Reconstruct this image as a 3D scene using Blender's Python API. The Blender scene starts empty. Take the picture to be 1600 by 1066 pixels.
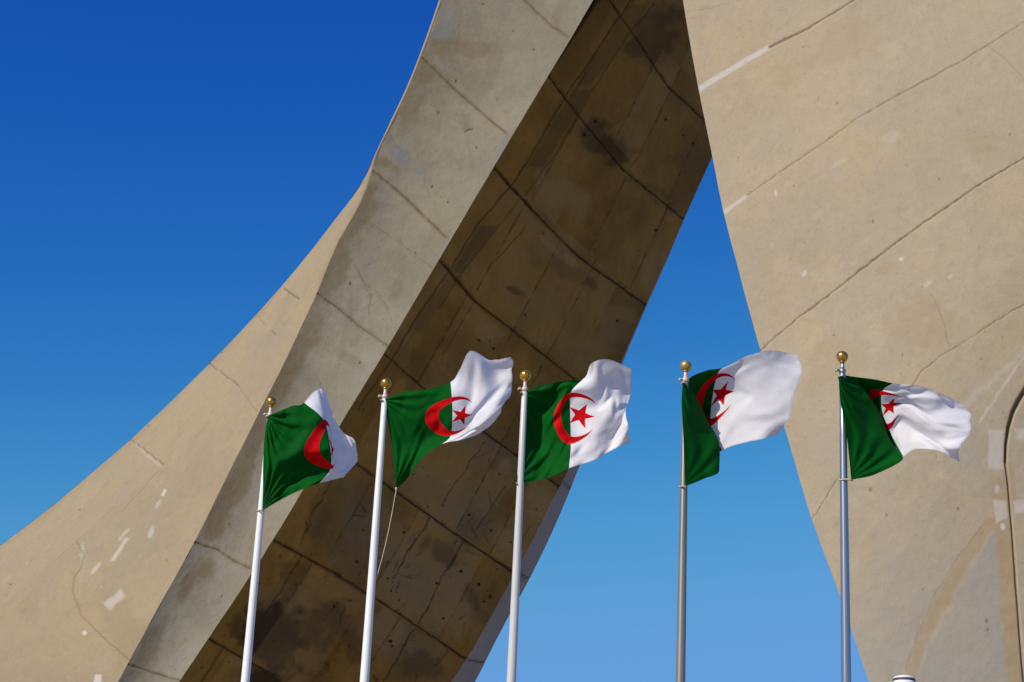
import bpy, math, random
import numpy as np

scene = bpy.context.scene
C = scene.collection

# ------------------------------------------------------------------ camera
F, CX, CY = 3100.0, 800.0, 533.0            # focal length and centre, in photo pixels (1600 wide)
CAM = np.array([0.0, 0.0, 1.6])
zc = np.array([410.0, 8333.0, -3100.0]); zc /= np.linalg.norm(zc)
fw = np.array([0.0, 0.0, -1.0])
yc = fw - fw.dot(zc) * zc; yc /= np.linalg.norm(yc)
xc = np.cross(yc, zc)
M3 = np.array([xc, yc, zc])                  # camera axes -> world
cd = bpy.data.cameras.new("camera")
cam = bpy.data.objects.new("camera", cd); C.objects.link(cam)
cd.sensor_width = 36.0; cd.lens = 36.0 * F / 1600.0
cd.clip_start = 0.5; cd.clip_end = 6000
from mathutils import Matrix
m4 = Matrix([list(M3[i]) + [CAM[i]] for i in range(3)] + [[0, 0, 0, 1]])
cam.matrix_world = m4
scene.camera = cam

# ------------------------------------------------------------------ sky, sun, exposure
TO_SUN = np.array([-0.60, -0.56, 0.57]); TO_SUN /= np.linalg.norm(TO_SUN)
ELEV = math.asin(TO_SUN[2]); AZ = math.atan2(TO_SUN[0], TO_SUN[1])   # clockwise from +Y
w = bpy.data.worlds.new("World"); scene.world = w; w.use_nodes = True
nt = w.node_tree; nt.nodes.clear()
sky = nt.nodes.new("ShaderNodeTexSky"); sky.sky_type = 'NISHITA'; sky.sun_disc = False
sky.sun_elevation = ELEV; sky.sun_rotation = AZ
sky.altitude = 200; sky.air_density = 1.0; sky.dust_density = 0.3; sky.ozone_density = 4.0
# colour grade of the clear sky (deep polarised blue overhead, paler low down)
sep = nt.nodes.new("ShaderNodeSeparateColor"); comb = nt.nodes.new("ShaderNodeCombineColor")
nt.links.new(sky.outputs[0], sep.inputs[0])
for ch, (a, g, k) in enumerate([(.506, 3.5, 1.95), (.457, 2.15, 2.36), (.2556, .75, 6.9)]):
    prev = sep.outputs[ch]
    for op, val in (('MULTIPLY', a), ('SMOOTH_MIN', (.98, 1.36, 1.6)[ch]), ('POWER', g), ('MULTIPLY', k)):
        nd = nt.nodes.new("ShaderNodeMath"); nd.operation = op
        nt.links.new(prev, nd.inputs[0]); nd.inputs[1].default_value = val; nd.inputs[2].default_value = .35; prev = nd.outputs[0]
    nt.links.new(prev, comb.inputs[ch])
bg = nt.nodes.new("ShaderNodeBackground"); bg.inputs["Strength"].default_value = 0.08
out = nt.nodes.new("ShaderNodeOutputWorld")
nt.links.new(comb.outputs[0], bg.inputs[0])
nt.links.new(bg.outputs[0], out.inputs[0])
ld = bpy.data.lights.new("sun", 'SUN'); ld.energy = 4.65; ld.angle = math.radians(0.53)
ld.color = (1.0, 0.90, 0.75)
sun = bpy.data.objects.new("sun", ld); C.objects.link(sun)
from mathutils import Vector
sun.rotation_euler = Vector(TO_SUN).to_track_quat('Z', 'Y').to_euler()
vs = scene.view_settings
vs.view_transform = 'Standard'; vs.look = 'None'; vs.gamma = 1.0; vs.exposure = -0.1
vs.use_curve_mapping = False

# ------------------------------------------------------------------ helpers
def at(px, py, Y):
    """point(s) on the sight line through a photo pixel at distance Y in front of the camera"""
    px, py, Y = np.broadcast_arrays(np.asarray(px, float), np.asarray(py, float), np.asarray(Y, float))
    v = np.stack([(px - CX) / F, (CY - py) / F, -np.ones_like(px)], -1) @ M3.T
    return CAM + v * (Y / v[..., 1])[..., None]

def project(P):
    v = (P - CAM) @ M3
    return CX - F * v[..., 0] / v[..., 2], CY + F * v[..., 1] / v[..., 2]

def hermite(xs, ys, q):
    xs = np.asarray(xs, float); ys = np.asarray(ys, float); q = np.asarray(q, float)
    if ys.ndim == 1: ys = ys[:, None]; flat = True
    else: flat = False
    sh = ys.shape[1:]
    d = (ys[1:] - ys[:-1]) / (xs[1:] - xs[:-1]).reshape((-1,) + (1,) * len(sh))
    h = (xs[1:] - xs[:-1]).reshape((-1,) + (1,) * len(sh))
    m = np.empty_like(ys); m[0] = d[0]; m[-1] = d[-1]
    m[1:-1] = (d[:-1] * h[1:] + d[1:] * h[:-1]) / (h[1:] + h[:-1])
    i = np.clip(np.searchsorted(xs, q) - 1, 0, len(xs) - 2)
    t = ((q - xs[i]) / (xs[i + 1] - xs[i])).reshape((-1,) + (1,) * len(sh)); hh = h[i]
    r = ((2*t**3 - 3*t**2 + 1) * ys[i] + (t**3 - 2*t**2 + t) * hh * m[i]
         + (-2*t**3 + 3*t**2) * ys[i+1] + (t**3 - t**2) * hh * m[i+1])
    return r[:, 0] if flat else r

def vnoise(x, y, seed):
    rs = np.random.RandomState(seed); T = rs.rand(256, 256)
    xi = np.floor(x).astype(int); yi = np.floor(y).astype(int)
    fx = x - xi; fy = y - yi
    fx = fx*fx*(3-2*fx); fy = fy*fy*(3-2*fy)
    a = T[xi & 255, yi & 255]; b = T[(xi+1) & 255, yi & 255]
    c = T[xi & 255, (yi+1) & 255]; d = T[(xi+1) & 255, (yi+1) & 255]
    return (a*(1-fx)+b*fx)*(1-fy) + (c*(1-fx)+d*fx)*fy

def fbm(x, y, seed, oct=4):
    s = 0; a = 0.5; tot = 0
    for k in range(oct):
        s = s + a * vnoise(x * 2**k + 17.3*k, y * 2**k + 5.1*k, seed + k); tot += a; a *= 0.55
    return s / tot

def sstep(a, b, x):
    t = np.clip((x - a) / (b - a), 0, 1); return t*t*(3-2*t)

def mesh_obj(name, verts, faces, mat, parent=None, smooth=True, uvs=None):
    me = bpy.data.meshes.new(name)
    me.from_pydata([tuple(v) for v in verts], [], faces); me.update()
    if smooth:
        me.polygons.foreach_set("use_smooth", [True] * len(me.polygons))
    if mat: me.materials.append(mat)
    o = bpy.data.objects.new(name, me); C.objects.link(o)
    if parent: o.parent = parent
    return o

def grid_obj(name, P, mat, parent=None, uv=None, marks=None, flip=False):
    """grid of points (rows, cols, 3) as one smooth mesh"""
    r, c = P.shape[:2]
    me = bpy.data.meshes.new(name)
    nv = r * c; nf = (r-1)*(c-1)
    me.vertices.add(nv); me.vertices.foreach_set("co", P.reshape(-1).astype(np.float32))
    idx = np.arange(nv).reshape(r, c)
    q = np.stack([idx[:-1, :-1], idx[1:, :-1], idx[1:, 1:], idx[:-1, 1:]], -1)
    if flip: q = q[..., ::-1]
    q = np.ascontiguousarray(q.reshape(-1)).astype(np.int32)
    me.loops.add(nf*4); me.loops.foreach_set("vertex_index", q)
    me.polygons.add(nf)
    me.polygons.foreach_set("loop_start", (np.arange(nf)*4).astype(np.int32))
    me.polygons.foreach_set("use_smooth", np.ones(nf, bool))
    if uv is not None:
        ul = me.uv_layers.new(name="UVMap")
        ul.data.foreach_set("uv", uv.reshape(-1, 2)[q].reshape(-1).astype(np.float32))
    if marks is not None:
        at_ = me.attributes.new("marks", 'FLOAT_COLOR', 'POINT')
        at_.data.foreach_set("color", marks.reshape(-1).astype(np.float32))
    me.update(); me.validate()
    me.materials.append(mat)
    o = bpy.data.objects.new(name, me); C.objects.link(o)
    if parent: o.parent = parent
    return o

def empty(name, loc, label, cat, group=None):
    o = bpy.data.objects.new(name, None); C.objects.link(o); o.location = loc
    o.empty_display_size = 0.3
    o["label"] = label; o["category"] = cat
    if group: o["group"] = group
    return o

def lathe(name, prof, mat, parent, loc=(0, 0, 0), seg=32):
    vs_, fs = [], []
    n = len(prof)
    for r, z in prof:
        for k in range(seg):
            a = 2*math.pi*k/seg; vs_.append((loc[0]+r*math.cos(a), loc[1]+r*math.sin(a), loc[2]+z))
    for i in range(n-1):
        for k in range(seg):
            k2 = (k+1) % seg
            fs.append((i*seg+k, i*seg+k2, (i+1)*seg+k2, (i+1)*seg+k))
    fs.append(tuple(range(seg))[::-1]); fs.append(tuple((n-1)*seg+k for k in range(seg)))
    return mesh_obj(name, vs_, fs, mat, parent)

def tube(name, pts, rad, mat, parent, seg=8):
    pts = [Vector(p) for p in pts]; vs_, fs = [], []
    rads = rad if isinstance(rad, (list, tuple)) else [rad]*len(pts)
    for i, p in enumerate(pts):
        t = (pts[min(i+1, len(pts)-1)] - pts[max(i-1, 0)]).normalized()
        a = t.cross(Vector((0.31, 0.83, 0.17))).normalized(); b = t.cross(a)
        for k in range(seg):
            an = 2*math.pi*k/seg
            vs_.append(p + (a*math.cos(an) + b*math.sin(an))*rads[i])
    for i in range(len(pts)-1):
        for k in range(seg):
            k2 = (k+1) % seg
            fs.append((i*seg+k, i*seg+k2, (i+1)*seg+k2, (i+1)*seg+k))
    fs.append(tuple(range(seg))[::-1]); fs.append(tuple((len(pts)-1)*seg+k for k in range(seg)))
    return mesh_obj(name, vs_, fs, mat, parent)

# ------------------------------------------------------------------ materials
class NB:
    def __init__(s, name):
        s.m = bpy.data.materials.new(name); s.m.use_nodes = True
        s.t = s.m.node_tree; s.t.nodes.clear()
        s.out = s.n("ShaderNodeOutputMaterial")
    def n(s, ty, **kw):
        nd = s.t.nodes.new(ty)
        for k, v in kw.items(): setattr(nd, k, v)
        return nd
    def put(s, sock, v):
        if isinstance(v, bpy.types.NodeSocket): s.t.links.new(v, sock)
        else: sock.default_value = v
    def math(s, op, a, b=None, c=None):
        nd = s.n("ShaderNodeMath", operation=op)
        s.put(nd.inputs[0], a)
        if b is not None: s.put(nd.inputs[1], b)
        if c is not None: s.put(nd.inputs[2], c)
        return nd.outputs[0]
    def mix(s, f, a, b, mode='MIX'):
        nd = s.n("ShaderNodeMix", data_type='RGBA', blend_type=mode)
        s.put(nd.inputs[0], f); s.put(nd.inputs[6], a); s.put(nd.inputs[7], b)
        return nd.outputs[2]
    def noise(s, vec, scale, detail=4, rough=0.55):
        nd = s.n("ShaderNodeTexNoise"); s.put(nd.inputs["Vector"], vec)
        nd.inputs["Scale"].default_value = scale; nd.inputs["Detail"].default_value = detail
        nd.inputs["Roughness"].default_value = rough
        return nd.outputs[0]
    def ramp(s, f, lo, hi):
        nd = s.n("ShaderNodeMapRange", interpolation_type='SMOOTHSTEP')
        s.put(nd.inputs[0], f); nd.inputs[1].default_value = lo; nd.inputs[2].default_value = hi
        return nd.outputs[0]

def col(r, g, b): return (r, g, b, 1.0)

def concrete(name, base, alt, seam, patch, stain, rot=0.0, mott=0.5, bump=0.25, grey=(.30, .295, .27, 1)):
    b = NB(name)
    tc = b.n("ShaderNodeTexCoord").outputs["Object"]
    mp = b.n("ShaderNodeMapping"); b.put(mp.inputs[0], tc)
    mp.inputs["Rotation"].default_value = (0, rot, 0); mp.inputs["Scale"].default_value = (1.0, 1.0, 0.22)
    st = mp.outputs[0]
    n1 = b.noise(tc, 0.32, 5, 0.6); n2 = b.noise(st, 1.1, 5, 0.65); n3 = b.noise(tc, 4.5, 6, 0.7)
    n4 = b.noise(tc, 22.0, 3, 0.7); n5 = b.noise(tc, 0.9, 6, 0.62)
    c = b.mix(b.math('MULTIPLY', b.ramp(n1, 0.36, 0.64), mott), base, alt)
    dk = (alt[0]*0.72, alt[1]*0.68, alt[2]*0.6, 1)
    c = b.mix(b.math('MULTIPLY', b.ramp(n2, 0.52, 0.75), 0.55*mott), c, dk)
    n6 = b.noise(tc, 0.16, 4, 0.6); n7 = b.noise(tc, 0.42, 4, 0.6)
    c = b.mix(b.math('MULTIPLY', b.ramp(n6, .42, .62), .38), c, (base[0]*.86, base[1]*.93, base[2]*1.02, 1))
    c = b.mix(b.math('MULTIPLY', b.ramp(n7, .5, .68), .4), c, (base[0]*1.1, base[1]*1.07, base[2]*.9, 1))
    lt = tuple(min(1, x*1.12) for x in base[:3]) + (1,)
    c = b.mix(b.math('MULTIPLY', b.ramp(n5, 0.55, 0.7), 0.5), c, lt)
    c = b.mix(b.math('MULTIPLY', b.ramp(n3, 0.45, 0.8), 0.35), c, dk)
    c = b.mix(0.17, c, b.mix(n4, col(0, 0, 0), col(1, 1, 1)), 'OVERLAY')
    a = b.n("ShaderNodeAttribute", attribute_name="marks")
    sp = b.n("ShaderNodeSeparateColor"); b.put(sp.inputs[0], a.outputs["Color"])
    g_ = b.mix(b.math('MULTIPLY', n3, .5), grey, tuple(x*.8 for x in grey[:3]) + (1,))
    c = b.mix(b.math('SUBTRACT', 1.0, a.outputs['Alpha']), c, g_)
    c = b.mix(sp.outputs[2], c, stain)
    c = b.mix(sp.outputs[1], c, patch)
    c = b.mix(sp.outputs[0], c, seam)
    p = b.n("ShaderNodeBsdfPrincipled"); b.put(p.inputs["Base Color"], c)
    p.inputs["Roughness"].default_value = 0.9; p.inputs["Specular IOR Level"].default_value = 0.25
    bp = b.n("ShaderNodeBump"); bp.inputs["Strength"].default_value = bump; bp.inputs["Distance"].default_value = 0.03
    b.put(bp.inputs["Height"], b.math('ADD', n3, b.math('MULTIPLY', n4, 0.4)))
    b.put(p.inputs["Normal"], bp.outputs[0])
    b.put(b.out.inputs[0], p.outputs[0])
    return b.m

M_TAN = concrete("tan_concrete", col(.315, .25, .158), col(.28, .225, .15), col(.15, .11, .065), col(.52, .50, .45), col(.25, .185, .10), 0.5, 0.6)
M_TANR = concrete("sand_concrete", col(.395, .325, .225), col(.365, .30, .21), col(.17, .125, .075), col(.55, .54, .53), col(.33, .235, .125), -0.5, 0.6)
M_GREY = concrete("grey_concrete", col(.272, .245, .188), col(.21, .182, .125), col(.11, .078, .03), col(.20, .20, .19), col(.15, .10, .042), 0.5, 0.9, 0.4)
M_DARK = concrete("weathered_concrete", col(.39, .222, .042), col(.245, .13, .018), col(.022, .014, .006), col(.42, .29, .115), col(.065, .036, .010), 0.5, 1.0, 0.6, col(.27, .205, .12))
M_EDGE = concrete("edge_concrete", col(.40, .38, .36), col(.33, .31, .29), col(.10, .08, .06), col(.5, .5, .5), col(.2, .15, .1), 0.5, 0.7)

def simple(name, c, rough=0.5, metal=0.0, n_scale=0, n_amt=0.0, coat=0.0, stretch=1.0):
    b = NB(name); p = b.n("ShaderNodeBsdfPrincipled")
    if n_scale:
        tc = b.n("ShaderNodeTexCoord").outputs["Object"]
        mp = b.n("ShaderNodeMapping"); b.put(mp.inputs[0], tc); mp.inputs["Scale"].default_value = (1, 1, stretch)
        f = b.ramp(b.noise(mp.outputs[0], n_scale, 5, .65), 0.4, 0.75)
        b.put(p.inputs["Base Color"], b.mix(b.math('MULTIPLY', f, n_amt), c, tuple(x*0.45 for x in c[:3]) + (1,)))
    else: p.inputs["Base Color"].default_value = c
    p.inputs["Roughness"].default_value = rough; p.inputs["Metallic"].default_value = metal
    p.inputs["Coat Weight"].default_value = coat
    b.put(b.out.inputs[0], p.outputs[0]); return b.m

M_WHITE = simple("white_pole_paint", col(.80, .80, .79), .38, 0, 3, .25, 0.2, .3)
M_PALE = simple("pale_grey_pole_paint", col(.55, .55, .54), .35, 0, 3, .25, 0.2, .3)
M_BEIGE = simple("weathered_steel", col(.30, .275, .235), .36, .55, 3, .3, 0, .3)
M_ALU = simple("brushed_aluminium", col(.34, .36, .39), .30, .75, 3, .2, 0, .3)
M_BRASS = simple("brass_ball_gilding", col(.62, .37, .07), .28, .85, 6, .5)
M_BRASSD = simple("dull_brass_gilding", col(.48, .33, .11), .5, .7, 6, .5)
M_PINK = simple("pale_pulley_metal", col(.62, .50, .44), .5, .2, 8, .4)
M_ROPE = simple("rope_fibre", col(.50, .44, .33), .9, 0, 60, .5)
M_BAND = simple("dark_steel_band", col(.08, .09, .11), .5, .3, 8, .3)

def flag_material():
    b = NB("flag_cloth"); m = b.math
    uv = b.n("ShaderNodeUVMap"); sp = b.n("ShaderNodeSeparateXYZ"); b.put(sp.inputs[0], uv.outputs[0])
    # u runs 0..1 over 1.5 flag heights, v 0..1 down; centred, in flag heights
    x = m('MULTIPLY', m('SUBTRACT', sp.outputs[0], .5), 1.5); y = m('SUBTRACT', sp.outputs[1], .5)
    def dist(cx): 
        dx = m('SUBTRACT', x, cx); return m('SQRT', m('ADD', m('MULTIPLY', dx, dx), m('MULTIPLY', y, y)))
    cres = m('MULTIPLY', m('LESS_THAN', dist(0.0), .25), m('GREATER_THAN', dist(.0684), .1934))
    sx = m('SUBTRACT', x, .101); rho = m('SQRT', m('ADD', m('MULTIPLY', sx, sx), m('MULTIPLY', y, y)))
    k = 2*math.pi/5
    an = m('ARCTAN2', y, sx)
    fold = m('ABSOLUTE', m('SUBTRACT', m('FLOORED_MODULO', m('ADD', an, k/2), k), k/2))
    fx = m('MULTIPLY', rho, m('COSINE', fold)); fy = m('MULTIPLY', rho, m('SINE', fold))
    R = .132; ri = .382*R; ix, iy = ri*math.cos(k/2), ri*math.sin(k/2)
    ex, ey = ix - R, iy
    cr = m('SUBTRACT', m('MULTIPLY', ex, fy), m('MULTIPLY', ey, m('SUBTRACT', fx, R)))
    star = m('GREATER_THAN', cr, 0.0)
    red = m('MAXIMUM', cres, star)
    tc = b.n("ShaderNodeTexCoord").outputs["Object"]
    f = b.ramp(b.noise(tc, 5, 4, .6), .3, .7)
    green = b.mix(f, col(.001, .088, .009), col(.001, .076, .007))
    white = b.mix(f, col(.86, .86, .90), col(.83, .83, .88))
    c = b.mix(m('GREATER_THAN', sp.outputs[0], .5), green, white)
    c = b.mix(red, c, col(.62, .004, .008))
    # hems
    hem = m('MAXIMUM', m('LESS_THAN', sp.outputs[1], .012), m('MAXIMUM', m('GREATER_THAN', sp.outputs[1], .988), m('GREATER_THAN', sp.outputs[0], .99)))
    c = b.mix(m('MULTIPLY', hem, .18), c, col(.02, .02, .02))
    p = b.n("ShaderNodeBsdfPrincipled"); b.put(p.inputs["Base Color"], c)
    p.inputs["Roughness"].default_value = .75; p.inputs["Specular IOR Level"].default_value = .06
    p.inputs["Sheen Weight"].default_value = .0
    wv = b.n("ShaderNodeMapping"); b.put(wv.inputs[0], uv.outputs[0]); wv.inputs["Scale"].default_value = (900, 600, 1)
    ck = b.noise(tc, 9, 5, .6)
    bp = b.n("ShaderNodeBump"); bp.inputs["Strength"].default_value = .12; bp.inputs["Distance"].default_value = .02
    b.put(bp.inputs["Height"], ck); b.put(p.inputs["Normal"], bp.outputs[0])
    tr = b.n("ShaderNodeBsdfTranslucent"); b.put(tr.inputs[0], c)
    mx = b.n("ShaderNodeMixShader"); b.put(mx.inputs[0], m('ADD', .10, m('MULTIPLY', m('GREATER_THAN', sp.outputs[0], .5), .22)))
    b.put(mx.inputs[1], p.outputs[0]); b.put(mx.inputs[2], tr.outputs[0])
    b.put(b.out.inputs[0], mx.outputs[0]); return b.m
M_FLAG = flag_material()

# ------------------------------------------------------------------ ground
def ground():
    b = NB("plaza_paving")
    tc = b.n("ShaderNodeTexCoord").outputs["Object"]
    br = b.n("ShaderNodeTexBrick"); b.put(br.inputs["Vector"], tc); br.inputs["Scale"].default_value = 1.0
    br.inputs["Color1"].default_value = col(.46, .35, .22); br.inputs["Color2"].default_value = col(.41, .31, .19)
    br.inputs["Mortar"].default_value = col(.16, .13, .10); br.inputs["Mortar Size"].default_value = .012
    c = b.mix(b.math('MULTIPLY', b.noise(tc, .5, 5), .4), br.outputs[0], col(.22, .18, .13))
    p = b.n("ShaderNodeBsdfPrincipled"); b.put(p.inputs["Base Color"], c); p.inputs["Roughness"].default_value = .85
    b.put(b.out.inputs[0], p.outputs[0])
    s = 2500
    o = mesh_obj("ground", [(-s, -s, 0), (s, -s, 0), (s, s, 0), (-s, s, 0)], [(0, 1, 2, 3)], b.m, smooth=False)
    o["kind"] = "structure"
ground()

# ------------------------------------------------------------------ monument legs
class Edge:                                  # rows: photo row, photo column, distance
    def __init__(s, pts):
        p = np.array(sorted(pts), float); s.y = p[:, 0]; s.d = p[:, 1:]
    def __call__(s, y): return hermite(s.y, s.d, np.asarray(y, float))
    def pt(s, y):
        y = np.asarray(y, float); q = s(y); return at(q[:, 0], y, q[:, 1])

E0 = Edge([(1690, -1300, 60.5), (1250, -620, 60), (1000, -230, 59.8), (853, 0, 59.5), (796, 75, 59.4), (737, 146, 59.0), (686, 205, 58.8), (648.5, 245, 58.6),
           (584.5, 311, 58.2), (542, 353, 57.9), (492, 400, 57.5), (446, 441, 57.1), (411, 470.5, 56.9), (349, 519, 56.4), (291, 562, 55.9), (267, 575.5, 55.55),
           (246, 584, 55.36), (195, 607.8, 55.34), (137, 635, 55.43), (88, 654.8, 55.43), (0, 686.2, 55.63), (-250, 765, 56.13), (-550, 845, 56.53), (-900, 895, 57.13)])
EA = Edge([(1690, -650, 57), (1300, -380, 57), (1000, -60, 57), (846, 120, 56.9), (790, 180, 56.8), (731, 253, 56.5), (604, 374, 56.1), (500, 449, 55.75),
           (419, 494.5, 55.5), (340, 541, 55.35), (280, 574, 55.3), (246, 586, 55.26), (195, 610.2, 55.25), (137, 637.6, 55.35), (88, 657.3, 55.35), (0, 688.7, 55.55), (-250, 767.6, 56.05), (-550, 847.6, 56.45), (-900, 897.6, 57.05)])
E1 = Edge([(1690, -170, 54), (1350, 30, 54.2), (1066, 184, 54.4), (955, 244, 54.5), (846, 304, 54.6), (756, 349, 54.7), (666, 394, 54.8), (583, 436, 54.9), (458, 495, 55),
           (375, 530, 55.1), (330, 556, 55.1), (270, 581, 55.2), (246, 588, 55.2), (195, 612.5, 55.2), (137, 640, 55.3), (88, 659.5, 55.3), (0, 691, 55.5), (-250, 770, 56), (-550, 850, 56.4), (-900, 900, 57)])
E2 = Edge([(1690, -70, 54.2), (1350, 105, 54.4), (1066, 280, 54.6), (909, 385, 54.7), (843, 427, 54.75), (780, 465, 54.8), (665, 531, 54.9), (552, 600, 55.0), (404, 687, 55.15),
           (262, 771, 55.25), (118, 857, 55.4), (60, 892, 55.5), (0, 927, 55.55), (-250, 1060, 56.1), (-550, 1120, 56.6), (-900, 1130, 57.4)])
E3 = Edge([(1690, 340, 63.70), (1350, 525, 64.10), (1066, 705, 64.50), (1029, 729, 64.50), (911, 796, 64.60), (882, 812, 64.60), (780, 864, 64.70), (736, 887, 64.80), (650, 929, 64.90), (564, 971, 65.00),
           (475, 1010, 65.10), (400, 1044, 65.20), (341, 1069, 65.20), (245, 1112, 65.30), (100, 1172, 65.40), (0, 1212, 65.50), (-250, 1300, 65.80), (-550, 1330, 66.10), (-900, 1340, 66.50)])
E3b = Edge([(1690, 385, 64.90), (1350, 565, 65.30), (1066, 742, 65.70), (970, 791, 65.70), (933, 812, 65.70), (780, 885, 65.60), (727, 906, 65.50), (650, 941, 65.40), (564, 974, 65.30), (500, 1001, 65.25),
           (400, 1045, 65.40), (341, 1070, 65.40), (245, 1113, 65.50), (100, 1173, 65.60), (0, 1213, 65.70), (-250, 1301, 66.00), (-550, 1331, 66.30), (-900, 1341, 66.70)])
E4 = Edge([(1690, 1590, 45.8), (1350, 1465, 46.4), (1066, 1358, 47), (928, 1311, 47.25), (816, 1270, 47.5), (666, 1225, 47.85), (544, 1187, 48.2), (400, 1148, 48.4), (334, 1131, 48.5),
           (240, 1112, 48.7), (142, 1092, 48.8), (0, 1067, 49), (-300, 1030, 50.5), (-600, 1016, 52), (-900, 1010, 54)])
E5 = Edge([(1690, 2500, 49.5), (1100, 2250, 48.8), (650, 2080, 47.3), (230, 1960, 45.5), (30, 1910, 44.8), (-190, 1860, 45), (-330, 1820, 45.5), (-900, 1500, 52)])

def rows_for(lo, hi, step):
    a = np.linspace(1690, hi, 24)[:-1]; b = np.arange(hi, lo, -step); c = np.linspace(lo, -900, 18)
    return np.concatenate([a, b, c])

def ruled(Ea, Eb, stations, step=1.6, ncol=100, bulge=0.0, lo=-40, hi=1110, tmax=None):
    st = np.array(sorted(stations), float)
    ya = rows_for(lo, hi, step); yb = np.interp(ya, st[:, 0], st[:, 1])
    if len(st) > 2: yb = hermite(st[:, 0], st[:, 1], ya)
    A = Ea.pt(ya); B = Eb.pt(yb)
    t = np.linspace(0, 1, ncol) if tmax is None else np.concatenate([np.linspace(0, tmax, ncol), np.linspace(tmax, 1, 12)[1:]])
    P = A[:, None, :]*(1-t)[None, :, None] + B[:, None, :]*t[None, :, None]
    gu = np.gradient(P, axis=0); gv = np.gradient(P, axis=1)
    n = np.cross(gu, gv); n /= np.linalg.norm(n, axis=-1, keepdims=True) + 1e-12
    s = np.sign(np.sum(n * (CAM - P), -1).sum()); n *= s
    if bulge: P = P + n * (bulge*4*t*(1-t))[None, :, None]
    return P, n, t

def segdist(X, Y, a, b):
    ax, ay = a; bx, by = b; dx, dy = bx-ax, by-ay
    t = np.clip(((X-ax)*dx + (Y-ay)*dy) / (dx*dx+dy*dy), 0, 1)
    return np.hypot(X-ax-t*dx, Y-ay-t*dy), t

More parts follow.
